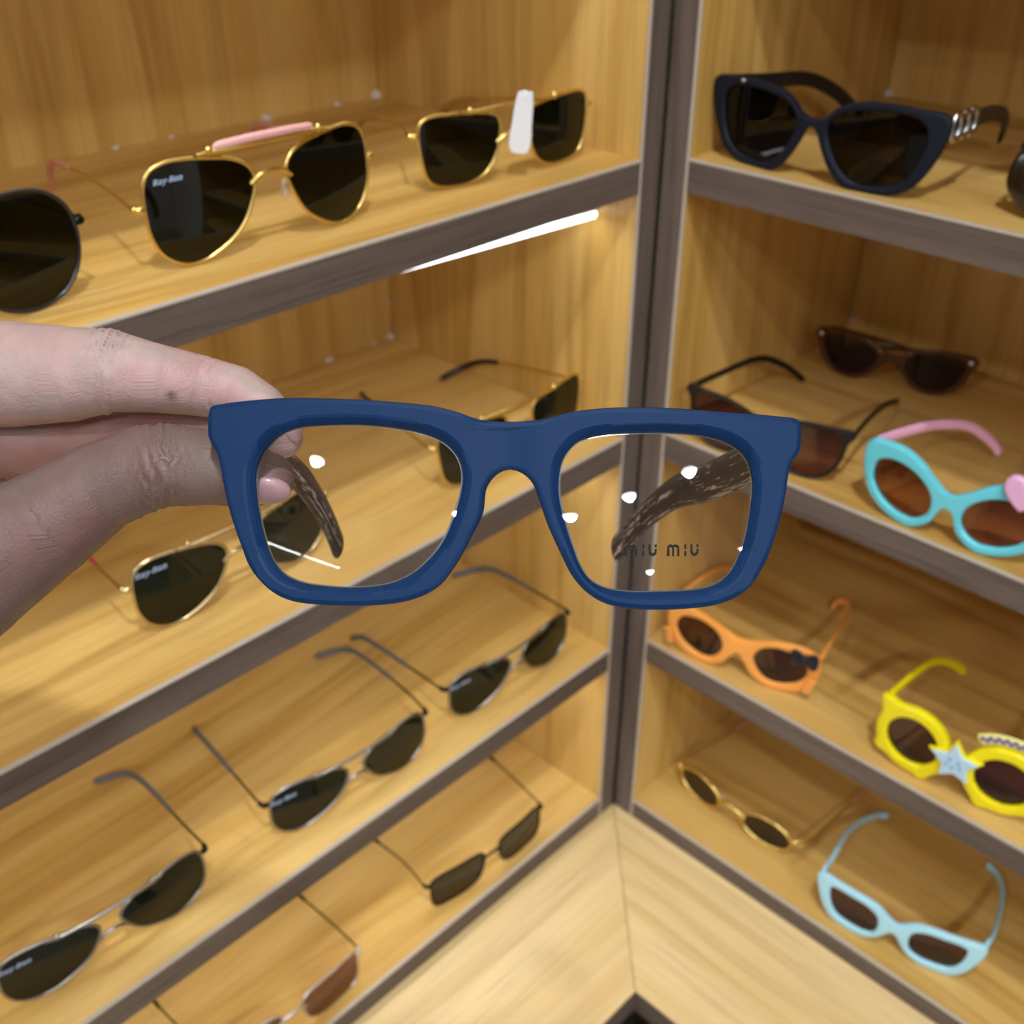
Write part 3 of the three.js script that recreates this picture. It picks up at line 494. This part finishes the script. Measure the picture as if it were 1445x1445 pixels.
    const w = []; for (let k = 0; k <= 44; k++) { const a = 2.2 - k / 44 * 1.3, r = 31.6 + 1.7 * Math.sin(k * 1.25); w.push([29 + r * Math.cos(a), 28.5 + r * Math.sin(a), 0.6 - (29 + r * Math.cos(a)) ** 2 / 600]); }
    part('crest_lettering', tube(w, 0.75, false, 6, 160), M.violet, cr, 'violet joined lettering');
  }
  plasticGlasses('sunglasses', kid + ' in coral at the end of the third shelf', grp, [0.05, y3, 0.402], -88 * D, { outer: [[0, 33.5], [10, 36], [22, 40], [36, 42.4], [48, 41.5], [56, 37.5], [58.8, 29], [58, 19.5], [55, 11], [46, 3], [33, 0], [21, 0.4], [11, 6.5], [5, 15], [0, 20.5]], inner: [[50.6, 22.7], [46, 32.5], [37, 36], [27, 36.2], [17, 32], [12.4, 25], [12.8, 16.9], [21.8, 6.6], [34, 6.4], [46, 13]], mat: M.orange, lens: M.plumLens, th: 2.3, ro: 1.9, hingeY: 34.5, armH: 3, armW: 1.8, armR: [[55, 30, -35], [50, 16, -95], [46, 4, -114]] });
  const a6 = -92 * D;
  wireGlasses('sunglasses', 'small oval sunglasses with thin gold rims and dark lenses', grp, shift([0.0383, y4, 0.1102], a6, -18, 3), a6, { W: 44, H: 29, half: 58, rim: 1.25, shape: 'oval', mat: M.gold, lens: M.ovalLens, tip: M.pinkTip, hinge: 0.66, bridgeY: 0.6, pads: true, tipFrom: 0.72, armR: [[63, 17, -14], [62, 11, -58], [60, 5, -104], [59, 2, -118]], armL: [[-62, 17, -14], [-60, 11, -58], [-58, 5, -104], [-57, 2, -118]] });
  const a7 = -79.3 * D;
  plasticGlasses('sunglasses', kid + ' in pale sky blue with rectangular lenses', grp, shift([0.0228, y4, 0.261], a7, -16, 3), a7, { outer: [[0, 30], [6, 33], [13, 38], [25, 40], [42, 40.5], [56, 40.8], [61, 38], [60.5, 31], [57, 20], [52, 9], [44, 1.4], [34, 0], [22, 0.4], [12, 5.5], [6, 13], [2.5, 18.5], [0, 20]], inner: [[49.5, 26.3], [49, 33], [44, 35], [33, 34.8], [22, 34], [13.5, 29.5], [11.2, 22], [13, 11.5], [20, 7], [30, 6.4], [40, 8], [46, 14]], mat: M.skyBlue, lens: M.plumLens, th: 2.3, ro: 1.9, bi: 1.2, hingeY: 37, armH: 3.1, armHs: [3.4, 3, 2.8, 3.2], armW: 1.9, armL: [[-58, 32, -30], [-58, 22, -73], [-47, 8, -114], [-39, 3.2, -123]], armR: [[61, 31, -30], [57, 14, -90], [50, 8, -108], [41, 3.2, -117]] });
}

// ------------------------------------------------------------------ the held glasses
// drawn in their own plane (mm, x right, y up), which faces the photographer 268 mm from the lens of the camera
const HELD = 0.268, PX = HELD / FPX * 1000;
const fromPhoto = (s, ox, oy) => ([x, y]) => [((x / s + ox) - 712) * PX, -((y / s + oy) - 715) * PX];
const A5 = fromPhoto(3.211, 270, 520), A6 = fromPhoto(2.89, 680, 520);
const heldPos = EYE.clone().addScaledVector(CF, HELD).addScaledVector(CR, (712 - 722.5) * PX * MM).addScaledVector(CU, -(715 - 722.5) * PX * MM);
const held = thing('eyeglasses', 'matte blue square eyeglasses with clear lenses held up by a hand', 'eyeglasses');
held.position.copy(heldPos); held.quaternion.copy(CAMQ);
{
  const outer = loop2([...[[75, 168], [130, 155], [200, 146], [420, 131], [640, 135], [900, 150], [1100, 172], [1200, 196], [1300, 230], [1360, 237]].map(A5), ...[[80, 216], [170, 215], [250, 207], [350, 181], [450, 166], [600, 158], [800, 162], [1000, 175], [1200, 190], [1295, 202], [1311, 218], [1310, 330], [1300, 350], [1272, 385], [1264, 420], [1240, 560], [1200, 700], [1160, 800], [1110, 880], [1050, 930], [960, 965], [850, 980], [720, 985], [600, 979], [500, 957], [430, 915], [370, 848], [320, 750], [270, 640], [235, 540], [205, 465], [170, 430], [130, 413], [100, 413], [60, 432], [20, 485]].map(A6), ...[[1320, 660], [1260, 780], [1200, 890], [1130, 980], [1050, 1030], [950, 1060], [800, 1075], [600, 1073], [450, 1055], [370, 1020], [300, 960], [250, 890], [215, 800], [185, 720], [155, 620], [130, 500], [110, 400], [95, 365], [70, 325], [62, 300], [64, 200]].map(A5)], 420);
  const holeR = loop2([[315, 470], [320, 540], [340, 620], [370, 720], [400, 800], [440, 860], [500, 895], [600, 912], [750, 912], [880, 905], [960, 885], [1020, 840], [1060, 770], [1090, 680], [1110, 560], [1118, 460], [1100, 380], [1060, 330], [1000, 295], [900, 270], [760, 260], [620, 262], [500, 270], [400, 295], [350, 340], [325, 390]].map(A6), 140);
  const holeL = loop2([[275, 480], [290, 420], [330, 350], [400, 290], [480, 262], [600, 253], [750, 252], [900, 265], [1050, 295], [1150, 340], [1210, 410], [1228, 490], [1215, 580], [1180, 690], [1140, 780], [1080, 860], [1000, 930], [900, 975], [750, 995], [600, 990], [480, 970], [400, 930], [350, 860], [315, 760], [290, 650], [278, 560]].map(A5), 140);
  const bend = (x, y) => -(x * x) / 1400 - (Math.abs(x) < 9 ? 1.1 * (0.5 + 0.5 * Math.cos(x / 9 * Math.PI)) : 0);
  part('frame', frameGeo(outer, [holeL, holeR], { zf: 2.0, zb: -3.2, ro: 1.3, bi: 2.4, bd: 2.2 }, bend), M.blueFrame, held);
  // lenses: front and rear faces of a shallow dome, 200 mm radius
  for (const [h, c] of [[holeL, A5([(505 - 270) * 3.211, (716 - 520) * 3.211])], [holeR, A6([(930 - 680) * 2.89, (722 - 520) * 2.89])]]) {
    const dome = (x, y) => -((x - c[0] + Math.sign(c[0]) * 17) ** 2 + (y - c[1]) ** 2) / 400 + 0.7;
    const ln = part('lens', lensGeo(offset(ccw(h), 0.5), 0.2, dome, 14), M.clearLens, held, 'clear lens');
    const ring = ccw(h); part('lens_edge', finish([strip([offset(ring, 0.2).map(([x, y]) => [x, y, -0.6 + dome(x, y)]), offset(ring, -0.3).map(([x, y]) => [x, y, -0.5 + dome(x, y)]), offset(ring, -0.3).map(([x, y]) => [x, y, -1.3 + dome(x, y)])])]), M.lensEdge, ln);
    if (c[0] > 0) {
      // stencil lettering printed on the lens: strokes of m, i, u twice
      const box = (x0, x1, y0, y1) => { const g = new THREE.BoxGeometry((x1 - x0), (y1 - y0), 0.06); g.translate((x0 + x1) / 2, (y0 + y1) / 2, 0); return g.toNonIndexed(); };
      const arc = (cx, cy, r, a0, a1, w) => { const s = new THREE.Shape(); s.absarc(cx, cy, r, a0, a1, false); s.absarc(cx, cy, r - w, a1, a0, true); const g = new THREE.ExtrudeGeometry(s, { depth: 0.06, bevelEnabled: false, curveSegments: 10 }); g.translate(0, 0, -0.03); return g; };
      const L = []; const k = PX, w = 3.9;   // letter grid in photo pixels
      const word = (x0) => {
        L.push(box(x0, x0 + w, 0, 10), arc(x0 + 5.5, 10.5, 5.5, 0.35, Math.PI, w), box(x0 + 7.6, x0 + 10.4, 0, 12.5), arc(x0 + 12.5, 10.5, 5.5, 0, Math.PI - 0.9, w), box(x0 + 14.8, x0 + 18, 0, 10));
        L.push(box(x0 + 25, x0 + 28, 0, 7), box(x0 + 25, x0 + 28, 9.5, 16));
        L.push(box(x0 + 34, x0 + 37, 6, 16), arc(x0 + 39.8, 6, 5.8, Math.PI, 2 * Math.PI - 0.3, w), box(x0 + 42.6, x0 + 45.6, 4.5, 10), box(x0 + 42.6, x0 + 45.6, 12, 16));
      };
      word(0); word(60);
      const g = mergeGeometries(L.map((x) => { x.deleteAttribute('uv'); x.deleteAttribute('normal'); return x; })), p = g.attributes.position, [tx, ty] = A6([(881 - 680) * 2.89, (785 - 520) * 2.89]);
      for (let i = 0; i < p.count; i++) { const x = p.getX(i) * k + tx, y = p.getY(i) * k * 1.05 + ty; p.setXYZ(i, x * MM, y * MM, (0.34 + dome(x, y) + p.getZ(i)) * MM); }
      g.computeVertexNormals(); part('lettering', g, M.print, ln, 'black stencil lettering');
    }
  }
  // arms: path in (photo px, distance behind the front in mm)
  const P = (x, y, d) => { const z = HELD + d * MM; return [((x - 722.5) * z / FPX - (712 - 722.5) * HELD / FPX) * 1000, (-(y - 722.5) * z / FPX + (715 - 722.5) * HELD / FPX) * 1000, -d]; };
  const arm = (path, hs) => sweep(path, hs, 2.1, 16, 60, V3(1, 0, 0), 1);
  const aR = [P(1112, 618, 7), P(1060, 652, 30), P(1005, 678, 58), P(955, 694, 80), P(915, 724, 98), P(885, 757, 112), P(866, 779, 120)];
  const aL = [P(312, 592, 7), P(345, 619, 30), P(372, 640, 46), P(402, 656, 63), P(432, 684, 84), P(456, 722, 100), P(470, 752, 112), P(479, 776, 120)];
  part('temple', arm(aR, [6.3, 6.2, 6.2, 5.6, 5.2, 5.2, 5.6]), M.arm, held, 'dark brown streaked arm');
  part('temple', arm(aL, [2.4, 1.2, 1.8, 4.9, 5.6, 5.4, 5.4, 5.8]), M.arm, held, 'dark brown streaked arm');
  for (const s of [-1, 1]) part('hinge_block', new RoundedBoxGeometry(0.006, 0.008, 0.006, 3, 0.0015).translate(s * 65.5 * MM, (s < 0 ? 18.5 : 15.5) * MM, -8 * MM), M.blueFrame, held);
}

// ------------------------------------------------------------------ the hand
{
  const person = thing('person', 'bare hand pinching the corner of the blue eyeglasses', 'person');
  person.position.copy(EYE); person.quaternion.copy(CAMQ);
  const J = (x, y, z, r) => ({ p: V3((x - 722.5) * z / FPX, -(y - 722.5) * z / FPX, -z), r });   // photo pixel, distance, radius in metres
  const chains = [
    // index finger, above
    { tone: 0, j: [J(-175, 530, 0.315, 0.0165), J(20, 528, 0.302, 0.0143), J(95, 528, 0.299, 0.0128), J(150, 523, 0.297, 0.0112), J(215, 533, 0.295, 0.0093), J(275, 543, 0.2985, 0.0083), J(332, 555, 0.2995, 0.0075), J(367, 576, 0.298, 0.0068), J(388, 603, 0.2985, 0.0066), J(396, 616, 0.299, 0.006)] },
    // thumb, below and in front
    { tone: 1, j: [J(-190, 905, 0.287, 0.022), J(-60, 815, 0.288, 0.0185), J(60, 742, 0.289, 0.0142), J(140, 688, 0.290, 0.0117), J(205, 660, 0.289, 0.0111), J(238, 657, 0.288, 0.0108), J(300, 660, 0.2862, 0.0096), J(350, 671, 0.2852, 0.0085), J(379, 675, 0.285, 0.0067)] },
    // middle, ring and little fingers curled behind
    { tone: 2, j: [J(-175, 590, 0.330, 0.0155), J(-10, 622, 0.326, 0.0115), J(110, 620, 0.323, 0.0098), J(210, 598, 0.320, 0.0085), J(300, 604, 0.316, 0.0072)] },
    { tone: 2, j: [J(-175, 640, 0.340, 0.015), J(-40, 662, 0.338, 0.0105), J(10, 668, 0.336, 0.0095), J(-30, 700, 0.325, 0.0085)] },
    { tone: 2, j: [J(-190, 690, 0.345, 0.014), J(-80, 720, 0.342, 0.01), J(-60, 740, 0.335, 0.0085)] },
    // palm and forearm, outside the frame
    { tone: 3, j: [J(-175, 540, 0.318, 0.019), J(-300, 640, 0.318, 0.026), J(-420, 760, 0.312, 0.027), J(-640, 900, 0.300, 0.028), J(-1000, 1090, 0.285, 0.034)] },
    { tone: 3, j: [J(-180, 640, 0.335, 0.019), J(-330, 720, 0.325, 0.025), J(-460, 820, 0.312, 0.026)] },
    { tone: 3, j: [J(-190, 905, 0.287, 0.022), J(-330, 880, 0.298, 0.026), J(-480, 860, 0.305, 0.026)] },
  ];
  const bones = []; chains.forEach((c, ci) => { for (let i = 0; i + 1 < c.j.length; i++) bones.push({ a: c.j[i].p, b: c.j[i + 1].p, ra: c.j[i].r, rb: c.j[i + 1].r, tone: c.tone, c: ci }); });
  let acc = 0; bones.forEach((b, i) => { if (i && bones[i - 1].c !== b.c) acc = 0; b.s0 = acc; b.len = b.a.distanceTo(b.b); acc += b.len; b.d = b.b.clone().sub(b.a).divideScalar(b.len); });
  const wr = (x, y, z) => J(x, y, z, 0).p, tw = [[195, 0.0007], [206, 0.0011], [217, 0.0013], [229, 0.0014], [241, 0.0011], [252, 0.0007]].map(([x, a]) => ({ s: wr(x, 660, 0.29), a }));
  const hit = { t: 0, b: null, per: null };
  function sd(p, full) {
    const per = new Array(chains.length).fill(1e9); let best = 1e9;
    for (const b of bones) {
      const dx = p.x - b.a.x, dy = p.y - b.a.y, dz = p.z - b.a.z; let t = (dx * b.d.x + dy * b.d.y + dz * b.d.z) / b.len; const tc = t < 0 ? 0 : t > 1 ? 1 : t;
      const ex = dx - b.d.x * b.len * tc, ey = dy - b.d.y * b.len * tc, ez = dz - b.d.z * b.len * tc;
      const d = Math.sqrt(ex * ex + ey * ey + ez * ez) - (b.ra + (b.rb - b.ra) * tc);
      if (d < per[b.c]) per[b.c] = d; if (full && d < best) { best = d; hit.b = b; hit.t = tc; }
    }
    hit.per = per;
    // fingers stay apart; palm and arm blend with everything
    const sm = (a, b, k) => { const h = Math.max(k - Math.abs(a - b), 0) / k; return Math.min(a, b) - h * h * k * 0.25; };
    let palm = sm(sm(per[5], per[6], 0.02), per[7], 0.02), d = palm;
    for (const k of [0, 1, 2, 3, 4]) d = sm(d, per[k], p.x < wr(-60, 600, 0.3).x ? 0.014 : 0.003);
    return d;
  }
  // wrinkles across the thumb knuckle and index knuckle
  function wrinkle(p) {
    if (!hit.b) return 0;
    const x = p.x / -p.z * FPX + 722.5, y = -p.y / -p.z * FPX + 722.5; let w = 0;
    if (hit.b.c === 1) { const e = Math.exp(-(((x - 226) / 34) ** 2)); w += e * 0.0011 * (fbm(x * 0.11 + 0.4 * fbm(x * 0.05, y * 0.05, 2), y * 0.025 + 7, 3) - 0.5) + e * 0.00035 * Math.sin((x - 0.25 * (y - 660) + 22 * fbm(x * 0.03, y * 0.03, 2)) * 0.45); }
    if (hit.b.c === 0) { const e = Math.exp(-(((x - 150) / 30) ** 2)) * Math.exp(-(((y - 478) / 26) ** 2)); w += e * 0.0005 * Math.sin((x + 0.5 * (y - 480)) * 0.5); const f = Math.exp(-(((x - 292) / 12) ** 2)); w += f * 0.00022 * Math.sin(x * 0.7); w -= 0.0006 * Math.exp(-(((x - 148 - (y - 540) * 0.1) / 4) ** 2)) * (y > 520 ? 1 : 0); }
    return w;
  }
  function skin(lo, hi, cell) {
    const size = Math.max(hi.x - lo.x, hi.y - lo.y, hi.z - lo.z), res = Math.ceil(size / cell) + 6, mc = new MarchingCubes(res, new THREE.MeshBasicMaterial(), false, false, 400000);
    mc.isolation = 0; const mid = lo.clone().add(hi).multiplyScalar(0.5), half = size / 2 + 3 * cell, p = new THREE.Vector3();
    for (let k = 0; k < res; k++) for (let j = 0; j < res; j++) for (let i = 0; i < res; i++) {
      p.set(mid.x + (i - res / 2) / (res / 2) * half, mid.y + (j - res / 2) / (res / 2) * half, mid.z + (k - res / 2) / (res / 2) * half);
      const q = i + j * res + k * res * res; let v;
      if (p.z < lo.z - 0.02 || p.z > hi.z + 0.02 || p.y < lo.y - 0.02 || p.y > hi.y + 0.02 || p.x > hi.x) v = 0.05; else { v = sd(p, true); if (Math.abs(v) < 0.004) v += wrinkle(p); }
      mc.field[q] = -v;
    }
    mc.update(); const n = mc.count, pos = new Float32Array(n * 3), col = new Float32Array(n * 3), uv = new Float32Array(n * 2);
    const tones = [[0.44, 0.295, 0.272], [0.155, 0.092, 0.08], [0.36, 0.18, 0.148], [0.24, 0.15, 0.13]];  // thumb tone mixes its darker skin with some painted shade
    const mole = J(235, 556, 0.2855, 0).p;
    const nrm = new Float32Array(n * 3), e = 0.0006, q = new THREE.Vector3();
    const f = (x, y, z) => { q.set(x, y, z); const v = sd(q, true); return v + wrinkle(q); };
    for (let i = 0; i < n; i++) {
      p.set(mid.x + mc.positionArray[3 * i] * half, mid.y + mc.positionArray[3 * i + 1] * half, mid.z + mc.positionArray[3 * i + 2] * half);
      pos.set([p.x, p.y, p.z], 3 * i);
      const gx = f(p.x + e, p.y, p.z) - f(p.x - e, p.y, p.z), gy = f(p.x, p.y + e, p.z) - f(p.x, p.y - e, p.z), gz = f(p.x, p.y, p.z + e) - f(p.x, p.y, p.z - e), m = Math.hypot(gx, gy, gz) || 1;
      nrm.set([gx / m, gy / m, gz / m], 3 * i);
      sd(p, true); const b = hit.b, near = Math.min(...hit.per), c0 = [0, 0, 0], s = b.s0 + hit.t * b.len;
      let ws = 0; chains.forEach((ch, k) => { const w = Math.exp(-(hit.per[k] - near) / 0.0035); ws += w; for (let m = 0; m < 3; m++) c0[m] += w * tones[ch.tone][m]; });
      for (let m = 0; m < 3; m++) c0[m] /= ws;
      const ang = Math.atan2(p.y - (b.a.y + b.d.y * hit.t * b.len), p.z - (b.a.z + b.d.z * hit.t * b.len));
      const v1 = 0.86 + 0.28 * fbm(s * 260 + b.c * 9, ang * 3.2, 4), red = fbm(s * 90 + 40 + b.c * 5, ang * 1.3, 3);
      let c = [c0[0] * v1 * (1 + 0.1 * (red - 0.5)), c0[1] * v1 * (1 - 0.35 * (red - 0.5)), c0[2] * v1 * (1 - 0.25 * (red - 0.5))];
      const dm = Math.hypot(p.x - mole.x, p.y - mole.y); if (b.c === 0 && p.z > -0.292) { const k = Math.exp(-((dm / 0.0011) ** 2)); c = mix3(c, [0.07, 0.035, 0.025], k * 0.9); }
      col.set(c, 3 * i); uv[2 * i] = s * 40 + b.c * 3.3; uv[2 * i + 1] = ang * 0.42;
    }
    const g = new THREE.BufferGeometry(); g.setAttribute('position', new THREE.BufferAttribute(pos, 3)); g.setAttribute('normal', new THREE.BufferAttribute(nrm, 3)); g.setAttribute('color', new THREE.BufferAttribute(col, 3)); g.setAttribute('uv', new THREE.BufferAttribute(uv, 2));
    return g;
  }
  const skinBump = dataTex(512, 512, (u, v) => { const a = fbm(u * 60 + 3 * fbm(u * 9, v * 9, 2), v * 22, 3), b = fbm(u * 24, v * 64, 3); const k = 255 * clamp01(0.5 + 0.9 * (Math.min(a, b) - 0.42)); return [k, k, k]; }, false);
  skinBump.wrapS = skinBump.wrapT = THREE.RepeatWrapping;
  const skinMat = phys({ vertexColors: true, roughness: 0.5, bumpMap: skinBump, bumpScale: 0.0002, sheen: 0.15 });
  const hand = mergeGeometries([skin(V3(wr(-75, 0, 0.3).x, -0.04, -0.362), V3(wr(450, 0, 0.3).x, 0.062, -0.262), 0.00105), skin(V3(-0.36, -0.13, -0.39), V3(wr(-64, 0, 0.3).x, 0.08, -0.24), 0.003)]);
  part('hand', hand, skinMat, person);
  // thumb nail and index nail
  const nailMat = phys({ color: 0xa88488, roughness: 0.35, clearcoat: 0.5 });
  const nail = (c, dir, up, L, W, parent) => { const g = new THREE.SphereGeometry(1, 24, 16); g.scale(L, W, 0.0022); const m = part('nail', g, nailMat, parent, 'finger nail'); const x = dir.clone().normalize(), z = up.clone().normalize(), y = new THREE.Vector3().crossVectors(z, x).normalize(); z.crossVectors(x, y); m.quaternion.setFromRotationMatrix(new THREE.Matrix4().makeBasis(x, y, z)); m.position.copy(c); };
  nail(J(376, 692, 0.2797, 0).p, V3(1, -0.05, -0.12), V3(0.08, -0.55, 0.83), 0.0062, 0.004, person);
  nail(J(409, 611, 0.2965, 0).p, V3(0.7, -0.7, 0), V3(0.75, 0.6, 0.35), 0.0036, 0.003, person);
}

renderer.render(scene, camera);
